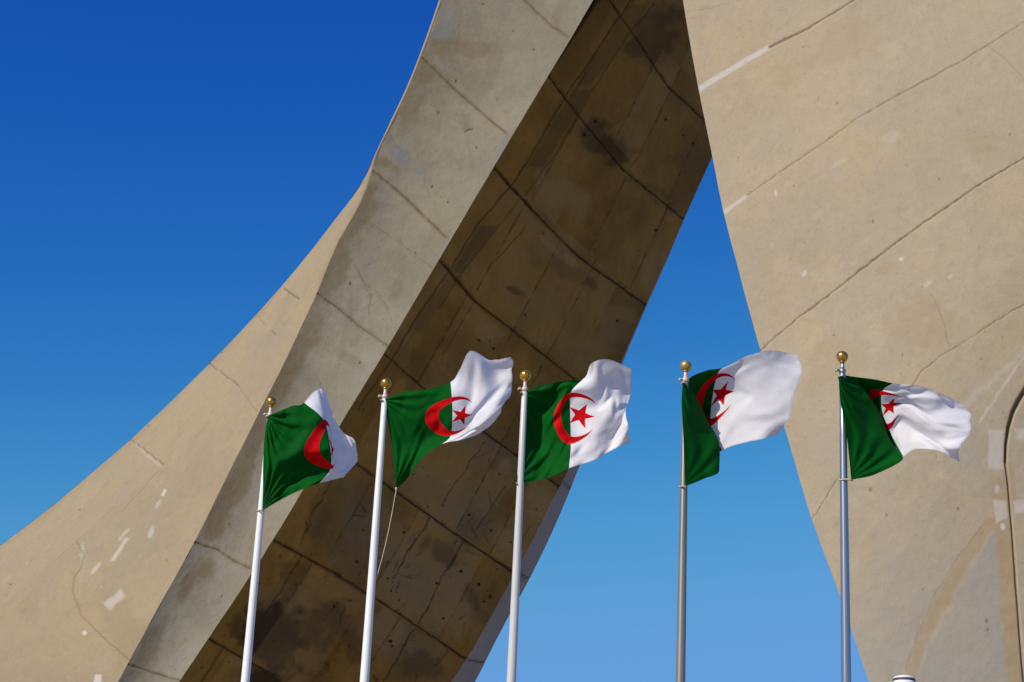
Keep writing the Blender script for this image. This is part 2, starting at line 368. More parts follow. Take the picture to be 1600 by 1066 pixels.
class Marks:
    """weathering of one face: seams and cracks (also cut into the surface), repair patches, stains"""
    def __init__(s, P, seed):
        s.X, s.Y = project(P); s.sh = s.X.shape; s.seed = seed
        s.seam = np.zeros(s.sh); s.patch = np.zeros(s.sh); s.stain = np.zeros(s.sh); s.grey = np.zeros(s.sh); s.cut = np.zeros(s.sh)
        s.jx = fbm(s.X/14, s.Y/14, seed+91, 3) - .5; s.jy = fbm(s.X/14, s.Y/14, seed+77, 3) - .5
        s.nz = fbm(s.X/9, s.Y/9, seed+55, 4); s.nb = fbm(s.X/38, s.Y/38, seed+33, 5)
    def line(s, pts, wd, amt=1.0, jit=4.0, cut=0.0, soft=0.6, brk=0.0, dest='seam'):
        ws = wd if isinstance(wd, (list, tuple)) else [wd]*len(pts)
        xs = [p[0] for p in pts]; ys = [p[1] for p in pts]; mg = max(ws) + jit + 3
        msk = (s.X > min(xs)-mg) & (s.X < max(xs)+mg) & (s.Y > min(ys)-mg) & (s.Y < max(ys)+mg)
        if not msk.any(): return
        X = s.X[msk] + s.jx[msk]*jit; Y = s.Y[msk] + s.jy[msk]*jit
        v = np.zeros(X.shape)
        for i in range(len(pts)-1):
            d, t = segdist(X, Y, pts[i], pts[i+1]); hw = ws[i]*(1-t) + ws[i+1]*t
            v = np.maximum(v, 1 - sstep(hw*(1-soft), hw*(1+soft*.6)+.3, d))
        if brk: v *= 1 - brk*sstep(.42, .6, s.nz[msk])
        arr = getattr(s, dest); arr[msk] = np.maximum(arr[msk], v*amt)
        if cut: s.cut[msk] = np.maximum(s.cut[msk], v*cut)
    def blob(s, cx, cy, rx, ry, rot=0, amt=.6, rag=.8, dest='stain', soft=.5):
        a = math.radians(rot); dx = s.X-cx; dy = s.Y-cy
        u = (dx*math.cos(a) + dy*math.sin(a))/rx; v = (-dx*math.sin(a) + dy*math.cos(a))/ry
        d = np.sqrt(u*u+v*v) + rag*(s.nb-.5)*2 + rag*.5*(s.nz-.5)
        m = 1 - sstep(1-soft, 1+soft*.5, d)
        arr = getattr(s, dest); np.maximum(arr, m*amt, out=arr)
    def rect(s, pts, amt=.8, soft=1.2, dest='patch', rag=3.0):
        """convex polygon, corners clockwise in the photo"""
        X = s.X + s.jx*rag; Y = s.Y + s.jy*rag
        d = np.full(s.sh, 1e9); cx = sum(p[0] for p in pts)/len(pts); cy = sum(p[1] for p in pts)/len(pts)
        for i in range(len(pts)):
            a, b = pts[i], pts[(i+1) % len(pts)]
            nx, ny = -(b[1]-a[1]), b[0]-a[0]; L = math.hypot(nx, ny); nx /= L; ny /= L
            if (cx-a[0])*nx + (cy-a[1])*ny < 0: nx, ny = -nx, -ny
            d = np.minimum(d, (X-a[0])*nx + (Y-a[1])*ny)
        m = sstep(-soft, soft, d); arr = getattr(s, dest); np.maximum(arr, m*amt, out=arr)
    def spots(s, n, box, rmin, rmax, amt=.8, seed=1, dest='seam', test=None):
        rg = random.Random(seed)
        for _ in range(n):
            x = rg.uniform(box[0], box[2]); y = rg.uniform(box[1], box[3]); r = rg.uniform(rmin, rmax)
            msk = (abs(s.X-x) < r*3) & (abs(s.Y-y) < r*3)
            if not msk.any(): continue
            d = np.hypot((s.X[msk]-x)*rg.uniform(.6, 1.3), (s.Y[msk]-y)*rg.uniform(.5, 1.1))/r + (s.nz[msk]-.5)*1.2
            arr = getattr(s, dest); arr[msk] = np.maximum(arr[msk], (1-sstep(.6, 1.2, d))*amt*rg.uniform(.5, 1))
    def cracks(s, n, box, amt=.6, seed=3, length=(20, 70), ang=(100, 140), wd=.9):
        rg = random.Random(seed)
        for _ in range(n):
            x = rg.uniform(box[0], box[2]); y = rg.uniform(box[1], box[3]); a = math.radians(rg.uniform(*ang))
            L = rg.uniform(*length); k = max(3, int(L/9)); pts = [(x, y)]
            for i in range(k):
                a += rg.uniform(-.45, .45); x += math.cos(a)*L/k; y += math.sin(a)*L/k; pts.append((x, y))
            s.line(pts, wd*rg.uniform(.6, 1.3), amt*rg.uniform(.5, 1), 3, 0, .7, .6)
    def colors(s):
        return np.stack([np.clip(s.seam, 0, 1), np.clip(s.patch, 0, 1), np.clip(s.stain, 0, 1), 1 - np.clip(s.grey, 0, 1)], -1)
    def apply(s, P, n, rough=0.012):
        d = -s.cut - rough*2*(s.nb-.5)
        d[0] = d[-1] = 0; d[:, 0] = np.minimum(d[:, 0], 0); d[:, -1] = np.minimum(d[:, -1], 0)
        return P + n*d[..., None]

legL = empty("monument_leg", tuple(np.append(at(100, 1690, 57)[:2], 0)),
             "curved concrete leg leaning right, with grey front band and dark underside, behind the left flags", "monument leg")
legR = empty("monument_leg", tuple(np.append(at(1950, 1690, 46)[:2], 0)),
             "broad sand-coloured concrete leg with an arch seam, on the right behind the last flag", "monument leg")
def under(o, parent):                        # keep world placement under an Empty that is not at the origin
    o.matrix_parent_inverse = Matrix.Translation(-Vector(parent.location)); return o

# --- left leg, outer face (two shallow facets)
stA = [(1690, 1690), (1000, 1300), (853, 1085), (687, 835), (569, 652), (490, 545), (444, 490), (347, 368), (291, 300), (267, 268), (246, 246), (195, 195), (137, 137), (88, 88), (0, 0), (-250, -250), (-900, -900)]
stA1 = [(1690, 1690), (1000, 1130), (853, 985), (687, 737), (569, 609), (490, 522), (444, 470), (347, 357), (291, 297), (267, 268), (246, 246), (195, 195), (137, 137), (88, 88), (0, 0), (-250, -250), (-900, -900)]
P, n, t = ruled(E0, EA, stA1, 1.6, 100)
mk = Marks(P, 3)
mk.line([(444, 451), (469, 469)], 1.1, .95, 1, .03)
mk.line([(399, 488), (414, 505), (431, 523)], .8, .5, 3)
mk.line([(327, 568), (350, 585), (378, 605)], 1.0, .7, 2, .03)
mk.line([(205, 687), (228, 704), (255, 726)], 1.2, .75, 2, .03)
mk.rect([(207, 691), (214, 692), (254, 727), (249, 731)], .28, 2.5)
mk.line([(178, 791), (152, 818), (120, 846), (78, 884), (37, 923)], .8, .6, 3, 0, .6, .4)
mk.line([(0, 975), (40, 955), (90, 930)], .7, .35, 4)
for x, y, r in [(346, 551, 2), (232, 665, 2.2), (198, 754, 2), (124, 797, 2), (16, 913, 2.6), (9, 930, 1.6), (270, 620, 1.4)]:
    mk.blob(x, y, r, r*.8, 0, .8, .3, 'seam')
mk.spots(60, (0, 420, 460, 1066), .7, 1.5, .5, 5)
mk.line([(437, 449), (400, 492), (353, 542), (311, 584), (245, 647), (205, 688), (146, 735), (75, 799), (0, 854)], 5, .5, 9, 0, .8, .5, 'stain')
mk.spots(10, (0, 880, 160, 1066), 1, 2.5, .3, 6, 'patch')
mk.blob(47, 974, 6.5, 2.5, -35, .9, .2, 'patch'); mk.blob(30, 1013, 7, 3, -50, .7, .3, 'patch')
mk.rect([(88, 1003), (98, 1003), (96, 1017), (86, 1015)], .95, 1)
mk.blob(95, 905, 6, 3, -40, .4, .4, 'patch')
under(grid_obj("outer_face", mk.apply(P, n, .005), M_TAN, legL, None, mk.colors()), legL)

stA2 = [(1690, 1690), (1130, 1300), (985, 1085), (737, 835), (609, 652), (522, 545), (470, 490), (357, 368), (297, 300), (268, 269.5), (246, 246), (195, 195), (137, 137), (88, 88), (0, 0), (-250, -250), (-900, -900)]
P, n, t = ruled(EA, E1, stA2, 1.6, 110, 0.05)
mk = Marks(P, 8)
mk.line([(120, 846), (131, 868), (127, 887), (116, 903), (114, 925), (127, 962), (169, 1003), (202, 1031)], 1.0, .6, 1.5, 0)
mk.line([(250, 731), (215, 772), (190, 800)], .7, .4, 3)
mk.line([(374, 604), (402, 643)], .7, .35, 3)
mk.rect([(257, 763), (261, 765), (256, 776), (252, 774)], .7, 1.2); mk.blob(247, 788, 3, 9, 30, .35, .4, 'patch')
mk.rect([(197, 840), (201, 842), (180, 876), (173, 875)], .55, 1.8, 'patch', 5); mk.rect([(199, 826), (203, 828), (187, 846), (184, 843)], .4, 1.2)
mk.rect([(190, 920), (195, 931), (172, 955), (161, 943)], .5, 3, 'patch', 7)
mk.blob(236, 832, 5, 12, 20, .45, .4, 'patch'); mk.blob(150, 888, 12, 3, -50, .45, .4, 'patch'); mk.blob(129, 862, 3, 16, 0, .35, .4, 'patch')
mk.blob(132, 989, 4, 4, 0, .9, .3, 'patch'); mk.rect([(148, 1054), (159, 1054), (158, 1067), (146, 1066)], .8, 1)
mk.blob(180, 960, 24, 40, -20, .3, .8); mk.blob(205, 1000, 14, 45, 20, .35, .9); mk.blob(300, 740, 16, 70, 32, .18, .9)
mk.blob(320, 665, 6, 22, 35, .3, .7)
mk.spots(40, (120, 700, 400, 1066), .6, 1.3, .5, 15); mk.spots(9, (100, 780, 260, 1066), 1, 2.6, .25, 16, 'patch')
under(grid_obj("outer_face", mk.apply(P, n, .005), M_TAN, legL, None, mk.colors()), legL)

# --- left leg, front band
stB = [(1690, 1690), (1350, 1360), (1045, 1063), (848, 888), (650, 706), (458, 541), (341, 430), (265, 372), (90, 207), (-60, 56), (-250, -190), (-900, -900)]
P, n, t = ruled(E1, E2, stB, 1.6, 140, -0.16, -70)
mk = Marks(P, 21)
J = [[(818, -2), (838, 18), (862, 40), (888, 57)], [(659, 89), (690, 120), (722, 150), (760, 182), (791, 208)], [(582, 266), (615, 292), (650, 325), (697, 371)],
     [(495, 458), (530, 483), (565, 512), (607, 541)], [(303, 847), (340, 860), (365, 876), (390, 889)], [(195, 1037), (235, 1050), (260, 1058), (284, 1064)]]
for j in J:
    mk.line(j, 1.1, .8, 1.5, .03, .6, .3); mk.line(j, 4, .35, 8, 0, .9, .2, 'stain')
mk.line([(555, 340), (600, 362), (640, 392), (676, 420)], .7, .45, 5, 0, .6, .4)
mk.line([(576, 492), (579, 470), (572, 445), (555, 415)], .8, .5, 7); mk.line([(576, 445), (600, 470), (612, 500)], .7, .4, 8)
for x, y, r in [(685, 176, 2.4), (834, 77, 2), (802, 48, 1.8), (755, 7, 1.8), (744, 230, 2), (712, 127, 2), (547, 443, 2.6), (649, 395, 2), (675, 292, 2.3), (358, 819, 2), (346, 932, 1.6), (700, 316, 2), (500, 600, 1.8), (562, 567, 2)]:
    mk.blob(x, y, r*.8, r*1.2, 10, .95, .2, 'seam', .3)
mk.line([(727, 205), (732, 202), (738, 202)], 1.3, .9, 1)
# grey mortar repairs and tan-brown blotches, stronger down the left edge
mk.rect([(690, 8), (716, 22), (706, 60), (672, 62)], .75, 5, 'patch', 8); mk.blob(625, 242, 26, 14, 40, .9, .4, 'patch', .25); mk.blob(608, 216, 12, 12, 0, .6, .5, 'patch')
mk.blob(655, 268, 10, 7, 30, .8, .4, 'patch'); mk.rect([(792, 208), (798, 214), (777, 258), (768, 262)], .75, 2, 'patch'); mk.blob(697, 385, 4, 15, 30, .7, .4, 'patch')
mk.blob(697, 98, 4, 13, 10, .6, .4, 'patch')
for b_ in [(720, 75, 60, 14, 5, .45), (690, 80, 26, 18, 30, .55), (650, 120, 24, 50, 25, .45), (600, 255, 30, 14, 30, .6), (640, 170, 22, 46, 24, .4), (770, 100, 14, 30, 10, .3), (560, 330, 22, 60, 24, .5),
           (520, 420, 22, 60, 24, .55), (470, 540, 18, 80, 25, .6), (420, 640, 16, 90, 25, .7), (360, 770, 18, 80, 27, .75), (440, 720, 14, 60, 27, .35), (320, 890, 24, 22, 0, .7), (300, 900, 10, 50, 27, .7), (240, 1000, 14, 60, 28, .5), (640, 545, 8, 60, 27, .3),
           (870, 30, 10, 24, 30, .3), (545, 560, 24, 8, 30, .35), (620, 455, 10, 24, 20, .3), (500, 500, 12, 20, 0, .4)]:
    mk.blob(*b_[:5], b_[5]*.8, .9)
for k in range(7):
    a = -.5 + k*.33; mk.line([(845 + k*4, -4), (850 + k*4 + 6*math.sin(a), 4 + 3*k % 5)], .9, .5, 3, 0, .7, 0, 'patch')
mk.spots(160, (190, 0, 930, 1066), .6, 1.6, .6, 25); mk.cracks(26, (250, 0, 850, 900), .4, 26, (15, 60), (20, 140), .6)
mk.line([(690, 405), (650, 470), (600, 553), (530, 668), (465, 782)], 2.4, .35, 5, 0, .9, .6, 'stain')
# small chips along the lower corner
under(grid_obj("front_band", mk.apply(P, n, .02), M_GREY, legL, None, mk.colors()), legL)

# --- left leg, underside
stC = [(1690, 1960), (1350, 1520), (999, 1185), (843, 1029), (693, 893), (558, 764), (404, 626), (262, 476), (118, 341), (-20, 184), (-250, -100), (-900, -900)]
stC = [(1690, 1690), (1350, 1470), (999, 1175), (843, 1029), (693, 893), (558, 764), (404, 626), (262, 476), (118, 341), (-20, 184), (-250, -100), (-900, -900)]
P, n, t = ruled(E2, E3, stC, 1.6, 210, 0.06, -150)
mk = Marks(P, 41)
JC = [[(950, -4), (1002, 72), (1045, 136), (1098, 186)], [(857, 119), (916, 196), (975, 266), (1068, 342)], [(771, 261), (832, 328), (905, 402), (1011, 478)],
      [(687, 405), (742, 470), (820, 531), (943, 628)], [(600, 553), (657, 602), (754, 673), (882, 766)], [(515, 694), (594, 751), (707, 831), (800, 893)],
      [(427, 843), (520, 894), (607, 948), (730, 1031)], [(328, 999), (372, 1024), (430, 1056)]]
for j in JC:
    mk.line(j, 1.15, 1, 1.6, .05, .6, .25); mk.line(j, 4, .5, 9, 0, .9, .3, 'stain')
for j in JC[2:4]: mk.line(j[:2], 2.6, .7, 4, .03)
# formwork: each pour is cast against boards, and every board leaves its own tone
tl = np.array([0, .10, .19, .40, .62, .83, 1.01]); ry = rows_for(-150, 1110, 1.6); jy = [999, 843, 693, 557, 404, 262, 118, -20]
ri = np.searchsorted(-np.array(jy), -ry); ci = np.searchsorted(tl, t + 1e-6) - 1
rg = np.random.RandomState(5); ton = rg.rand(12, 12); off = rg.uniform(-.05, .05, (12, 12))
for a_ in range(9):
    r_ = np.where(ri == a_)[0]
    if len(r_) == 0: continue
    for k in range(len(tl)-1):
        lo_, hi_ = tl[k] + (off[a_, k] if k > 1 else 0), tl[k+1] + (off[a_, k+1] if 0 < k < len(tl)-2 else 0)
        m_ = (sstep(lo_ - .004, lo_ + .004, t) * (1 - sstep(hi_ - .004, hi_ + .004, t)))[None, :]
        v_ = ton[a_, k]
        if v_ < .45: mk.stain[r_] = np.maximum(mk.stain[r_], m_*(.45-v_)*.65*(.6 + .8*mk.nb[r_]))
        else: mk.patch[r_] = np.maximum(mk.patch[r_], m_*(v_-.45)*.5*(.4 + 1.2*mk.nb[r_]))
        if k > 1 and rg.rand() < .75:
            ln_ = 1 - sstep(.0022, .0055, abs(t - lo_ - .006*(mk.jx[r_])))
            mk.seam[r_] = np.maximum(mk.seam[r_], ln_*.55*(1 - .7*sstep(.4, .6, mk.nz[r_])))
# formwork board lines running along the leg
mk.line([(990, -10), (976, 16), (889, 142), (839, 228), (800, 290), (747, 350), (700, 427), (657, 487), (612, 562), (560, 640)], 1.1, .7, 3, .02)
mk.line([(1030, -10), (1020, 10), (983, 52), (923, 147), (871, 236), (820, 305), (780, 350), (720, 430), (687, 482)], .9, .5, 4, .01)
mk.rect([(985, 5), (1015, 10), (960, 90), (925, 130), (895, 140)], .35, 3, 'stain'); mk.rect([(895, 140), (925, 140), (850, 262), (822, 262)], .45, 3, 'stain')
mk.rect([(750, 352), (778, 352), (722, 428), (703, 428)], .55, 2, 'stain'); mk.rect([(702, 430), (720, 430), (660, 522), (642, 512)], .4, 3, 'stain')
mk.line([(820, 355), (795, 385), (775, 407)], .9, .6, 4); mk.line([(740, 475), (715, 515), (690, 555)], .9, .6, 6, 0, .6, .4)
mk.line([(527, 740), (490, 800), (470, 850)], 1.6, .7, 8, 0, .7, .4); mk.line([(472, 868), (440, 920), (410, 965)], 1.4, .6, 8)
mk.line([(672, 812), (640, 860), (612, 905)], 1.4, .75, 8, 0, .6, .3); mk.line([(725, 846), (690, 905), (655, 975)], 1.4, .75, 8, .02, .6, .3)
mk.line([(645, 985), (620, 1030), (600, 1066)], 1.4, .7, 9); mk.line([(760, 690), (720, 745), (690, 790)], 1.1, .6, 10); mk.line([(790, 760), (745, 825)], 1.0, .6, 6)
mk.line([(352, 1010), (325, 1050), (312, 1070)], 1.2, .6, 5)
mk.line([(934, -6), (857, 117)], [7.5, .5], 1, 1, .15, .3)  # tapering dark strip: painted shade of the band's return face, also cut in
# damp stains, spalls
for b_ in [(940, 225, 46, 20, 50, .8), (965, 245, 26, 30, 20, .75), (1030, 60, 40, 60, 20, .6), (1050, 30, 40, 30, 20, .7), (890, 420, 60, 14, 40, .35), (850, 345, 40, 12, 40, .5), (805, 455, 20, 6, 25, .8), (925, 445, 8, 14, -40, .7),
           (650, 560, 60, 40, 30, .3), (830, 390, 26, 16, 60, .35), (1020, 300, 60, 12, 30, .4), (500, 990, 40, 60, 30, .85), (430, 1010, 60, 60, 0, 1.0), (380, 985, 40, 20, 20, .7), (560, 1010, 40, 26, 40, .5), (460, 900, 30, 30, 0, .5),
           (515, 800, 40, 26, 120, .45), (690, 860, 30, 14, 50, .6), (665, 850, 24, 8, 120, .6), (655, 1040, 40, 24, 20, .5), (750, 960, 24, 16, 20, .3), (570, 780, 24, 30, 30, .3), (870, 560, 60, 30, 30, .25), (800, 620, 40, 30, 0, .3),
           (985, 540, 20, 30, 0, .3), (1080, 230, 24, 50, 20, .4), (740, 940, 20, 10, 60, .5)]:
    mk.blob(*b_[:5], b_[5], 1.0)
for b_ in [(860, 385, 30, 7, 42, .6), (890, 405, 20, 8, 45, .6), (760, 520, 26, 14, 30, .45), (870, 300, 30, 36, 30, .45), (900, 320, 40, 24, 40, .35), (850, 480, 50, 30, 30, .3), (700, 740, 60, 30, 30, .35), (770, 760, 40, 40, 20, .4), (620, 850, 40, 30, 40, .3),
           (1030, 410, 30, 40, 20, .3), (700, 960, 50, 34, 40, .35), (600, 980, 30, 50, 40, .3), (960, 500, 34, 30, 40, .25), (840, 800, 30, 40, 30, .55), (800, 850, 40, 26, 30, .45), (860, 640, 50, 30, 30, .3), (930, 560, 40, 40, 20, .3)]:
    mk.blob(*b_[:5], min(1, b_[5]*1.35), 1.0, 'patch')
for b_ in [(640, 900, 130, 70, 30, .55), (560, 820, 80, 60, 30, .45), (720, 800, 110, 50, 30, .5), (620, 1000, 90, 40, 30, .5), (760, 700, 90, 40, 30, .35), (450, 960, 60, 60, 0, .3)]:
    mk.blob(*b_[:5], b_[5]*1.5, .6, 'grey', .9)
for x, y, r in [(1025, 360, 3), (821, 492, 2.4), (748, 532, 3), (771, 545, 2.4), (964, 502, 2.5), (733, 805, 2.6), (767, 829, 2.8), (720, 893, 3.2), (748, 913, 3), (683, 912, 3.2), (606, 904, 2.4), (631, 832, 2.6), (693, 966, 2.6), (610, 1002, 3), (522, 948, 3), (463, 913, 2.4),
                (835, 742, 4), (558, 878, 3), (1040, 187, 2.4), (1083, 224, 2.6), (930, 190, 3), (913, 211, 3), (1067, 211, 2), (766, 933, 3), (757, 940, 2.4), (850, 365, 2.6), (798, 847, 2.4)]:
    mk.blob(x, y, r, r*.8, 30, 1, .3, 'seam', .3)
mk.spots(230, (300, 640, 900, 1066), .6, 1.7, .8, 45); mk.spots(26, (300, 700, 860, 1066), 1.8, 3, .8, 44); mk.spots(130, (600, 0, 1110, 620), .5, 1.4, .6, 46)
mk.cracks(55, (400, 640, 860, 1066), .7, 47, (10, 40), (105, 135), .8); mk.cracks(26, (620, 60, 1060, 600), .45, 48, (10, 40), (100, 140), .7); mk.cracks(30, (560, 780, 800, 1000), .8, 49, (8, 26), (0, 180), 1.2)
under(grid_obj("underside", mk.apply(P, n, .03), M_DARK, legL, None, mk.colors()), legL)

# --- left leg, narrow edge strip at the far side, and the hidden back
P, n, t = ruled(E3, E3b, [(1690, 1690), (0, 0), (-900, -900)], 2.5, 10)
mk = Marks(P, 61)
for j in [[(800, 895), (826, 903)], [(727, 1030), (757, 1036)], [(878, 752), (893, 765)]]: mk.line(j, 1.4, .9, 2, .03)
mk.spots(20, (700, 700, 920, 1066), .8, 1.8, .6, 62); mk.blob(815, 900, 10, 10, 0, .4)
under(grid_obj("edge_strip", mk.apply(P, n, 0), M_EDGE, legL, None, mk.colors()), legL)
yy = np.linspace(1690, -900, 80)
def back_face(parent, curves, mat, caps):
    G = np.stack([c for c in curves], 1)
    o = under(grid_obj("back_face", G, mat, parent, None, np.concatenate([np.zeros(G.shape[:2] + (3,)), np.ones(G.shape[:2] + (1,))], -1)), parent)
    return o
back_face(legL, [E3b.pt(yy), (E3b.pt(yy)*.5 + E0.pt(yy)*.5) + np.array([0, 1.5, 0]), E0.pt(yy)], M_TAN, None)
top = np.concatenate([e.pt([-900.0]) for e in (E0, EA, E1, E2, E3, E3b)])
under(mesh_obj("top_cap", top, [tuple(range(6))], M_TAN, legL, False), legL)

# --- right leg
stR = [(1690, 1690), (1350, 1200), (1066, 640), (812, 225), (547, 20), (334, -165), (139, -330), (0, -430), (-300, -600), (-900, -900)]
P, n, t = ruled(E4, E5, stR, 1.6, 640, 0.18, -40, 1110 + 500, .86)
mk = Marks(P, 81)
mk.rect([(1091, 135), (1200, 70), (1204, 76), (1093, 144)], .62, 1.6, 'patch', 3)
mk.line([(1202, 74), (1258, 47), (1300, 22), (1340, -3)], [1.6, 1.2, 1.0, .8], .9, 2, .03)
mk.rect([(1131, 329), (1165, 303), (1168, 307), (1133, 335)], .55, 1.3, 'patch', 2)
mk.line([(1167, 305), (1230, 262), (1290, 221), (1341, 184), (1420, 140), (1500, 97), (1544, 70), (1605, 32)], 1.0, .65, 2, .02, .6, .4)
mk.line([(1544, 71), (1575, 95), (1605, 130)], .8, .35, 4)
mk.line([(1187, 548), (1244, 500), (1300, 458), (1344, 423), (1381, 394), (1430, 358), (1469, 331), (1520, 296), (1560, 270), (1605, 245)], [.8, 1, 1, 1.5, 1.4, 1, 1.5, 1.2, 1, 1], .9, 2.5, .03, .6, .3)
mk.line([(1605, 473), (1537, 515), (1500, 540), (1475, 553), (1440, 580), (1400, 640), (1360, 700), (1311, 745), (1268, 814)], .9, .55, 4, .02, .6, .5)
mk.line([(1455, 460), (1466, 481), (1474, 505), (1481, 531), (1486, 540)], .8, .5, 4, 0, .6, .4)
mk.line([(1075, 16), (1110, 14), (1140, 4)], .8, .3, 6)
arch = [(1606, 603), (1592, 626), (1583, 644), (1576, 668), (1572, 694), (1571, 722), (1575, 753), (1581, 821), (1588, 918), (1597, 1034), (1603, 1090)]
mk.line([(1606, 603), (1625, 584), (1655, 572), (1688, 576), (1712, 600), (1728, 645), (1736, 720), (1748, 860), (1770, 1100)], [3.4, 3.4, 3.2, 3, 2.6, 2.2, 2, 2, 2], .9, .3, .10, .5)
for p_, q_ in (((1605, 32), (1930, -165)), ((1605, 245), (1930, 30)), ((1605, 473), (1950, 245)), ((1340, -3), (1500, -95))):
    mk.line([p_, ((p_[0]+q_[0])/2, (p_[1]+q_[1])/2 + 4), q_], 1.1, .75, 3, .03, .6, .3)
mk.line(arch[:6], [3.4, 3.4, 3.2, 2.8, 2.2, 1.8], .95, .3, .10, .5)
mk.line(arch[5:], [1.8, 1.7, 1.6, 1.7, 1.9, 2], .5, .3, .05, .6)
mk.line([(x-3, y) for x, y in arch], 5, .55, 3, 0, .7, 0, 'stain')
mk.line([(x-14, y) for x, y in arch[6:]], 13, .65, 6, 0, .5, .3, 'stain')
mk.rect([(1545, 672), (1571, 670), (1569, 733), (1543, 733)], .36, 2, 'patch', 4); mk.rect([(1552, 784), (1571, 782), (1576, 808), (1555, 817)], .5, 1.6, 'patch', 7)
mk.rect([(1584, 670), (1606, 668), (1606, 686), (1588, 688)], .35, 2, 'patch'); mk.rect([(1584, 783), (1606, 778), (1606, 802), (1586, 802)], .45, 1.5, 'patch')
mk.blob(1567, 823, 4, 6, -20, .9, .3, 'patch'); mk.blob(1558, 765, 5, 8, 0, .5, .5, 'patch')
mk.line([(1550, 815), (1510, 870), (1472, 936), (1445, 990), (1424, 1052), (1405, 1110)], [9, 10, 11, 10, 7, 6], .55, 9, 0, .35, .1, 'stain')
mk.line([(1541, 815), (1498, 868), (1461, 928), (1436, 985), (1415, 1046)], 1.2, .35, 5, 0, .7, .4)
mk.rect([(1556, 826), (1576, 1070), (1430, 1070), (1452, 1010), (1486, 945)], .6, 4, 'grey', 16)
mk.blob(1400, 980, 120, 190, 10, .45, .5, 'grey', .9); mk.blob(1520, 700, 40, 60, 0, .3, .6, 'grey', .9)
mk.blob(1257, 427, 4, 7, 30, .55, .3, 'patch'); mk.blob(1408, 405, 4, 3, 0, .8, .4, 'patch'); mk.blob(1212, 302, 2.5, 6, -10, .6, .3, 'patch')
mk.blob(1450, 443, 10, 4, -35, .3, .6, 'patch'); mk.blob(1485, 432, 7, 2.5, -40, .35, .6, 'patch'); mk.blob(1310, 255, 18, 4, -30, .15, .8, 'patch'); mk.blob(1390, 215, 14, 8, -30, .18, .7, 'patch'); mk.blob(1455, 390, 10, 4, 0, .2, .7, 'patch')
mk.line([(1530, 660), (1560, 615), (1590, 570), (1605, 550)], 2, .4, 6, 0, .8, .3, 'patch'); mk.line([(1500, 640), (1545, 600), (1605, 545)], 5, .25, 8, 0, .9, .3, 'patch')
for b_ in [(1240, 105, 50, 20, -25, .3), (1330, 60, 70, 26, -30, .25), (1300, 560, 60, 40, -20, .3), (1430, 500, 60, 40, -20, .3), (1380, 420, 20, 10, -30, .45), (1530, 220, 40, 30, 0, .25), (1580, 760, 10, 50, 0, .5), (1250, 700, 14, 60, -15, .2), (1200, 420, 20, 60, -15, .15), (1340, 850, 30, 60, -10, .15)]:
    mk.blob(*b_[:5], b_[5], 1.0)
for x, y, r in [(1308, 161, 2.6), (1364, 346, 2.6), (1467, 280, 2), (1303, 524, 2.2), (1533, 561, 1.8), (1497, 795, 3), (1410, 555, 1.8), (1386, 806, 1.8), (1541, 970, 3), (1543, 984, 2.5), (1340, 690, 2), (1360, 765, 3), (1240, 290, 1.6), (1578, 210, 2), (1442, 921, 1.6), (1385, 805, 2)]:
    mk.blob(x, y, r*.9, r*1.1, 0, .7, .4, 'seam', .4)
mk.spots(220, (1080, 0, 1600, 1066), .6, 1.6, .45, 85); mk.spots(30, (1200, 300, 1600, 760), 2, 6, .12, 86, 'patch'); mk.cracks(30, (1150, 40, 1600, 1000), .28, 87, (12, 60), (90, 160), .6)
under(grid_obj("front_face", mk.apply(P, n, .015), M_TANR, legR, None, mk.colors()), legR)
R4 = E4.pt(yy); R5 = E5.pt(yy); sh = np.array([2.5, 6.0, 0])
back_face(legR, [R4, R4 + sh, R5 + np.array([-.5, 7.0, 0]), R5], M_TANR, None)
top = np.concatenate([R4[-1:], R5[-1:], R5[-1:] + np.array([[-.5, 7, 0]]), R4[-1:] + sh])
under(mesh_obj("top_cap", top, [(0, 1, 2, 3)], M_TANR, legR, False), legR)

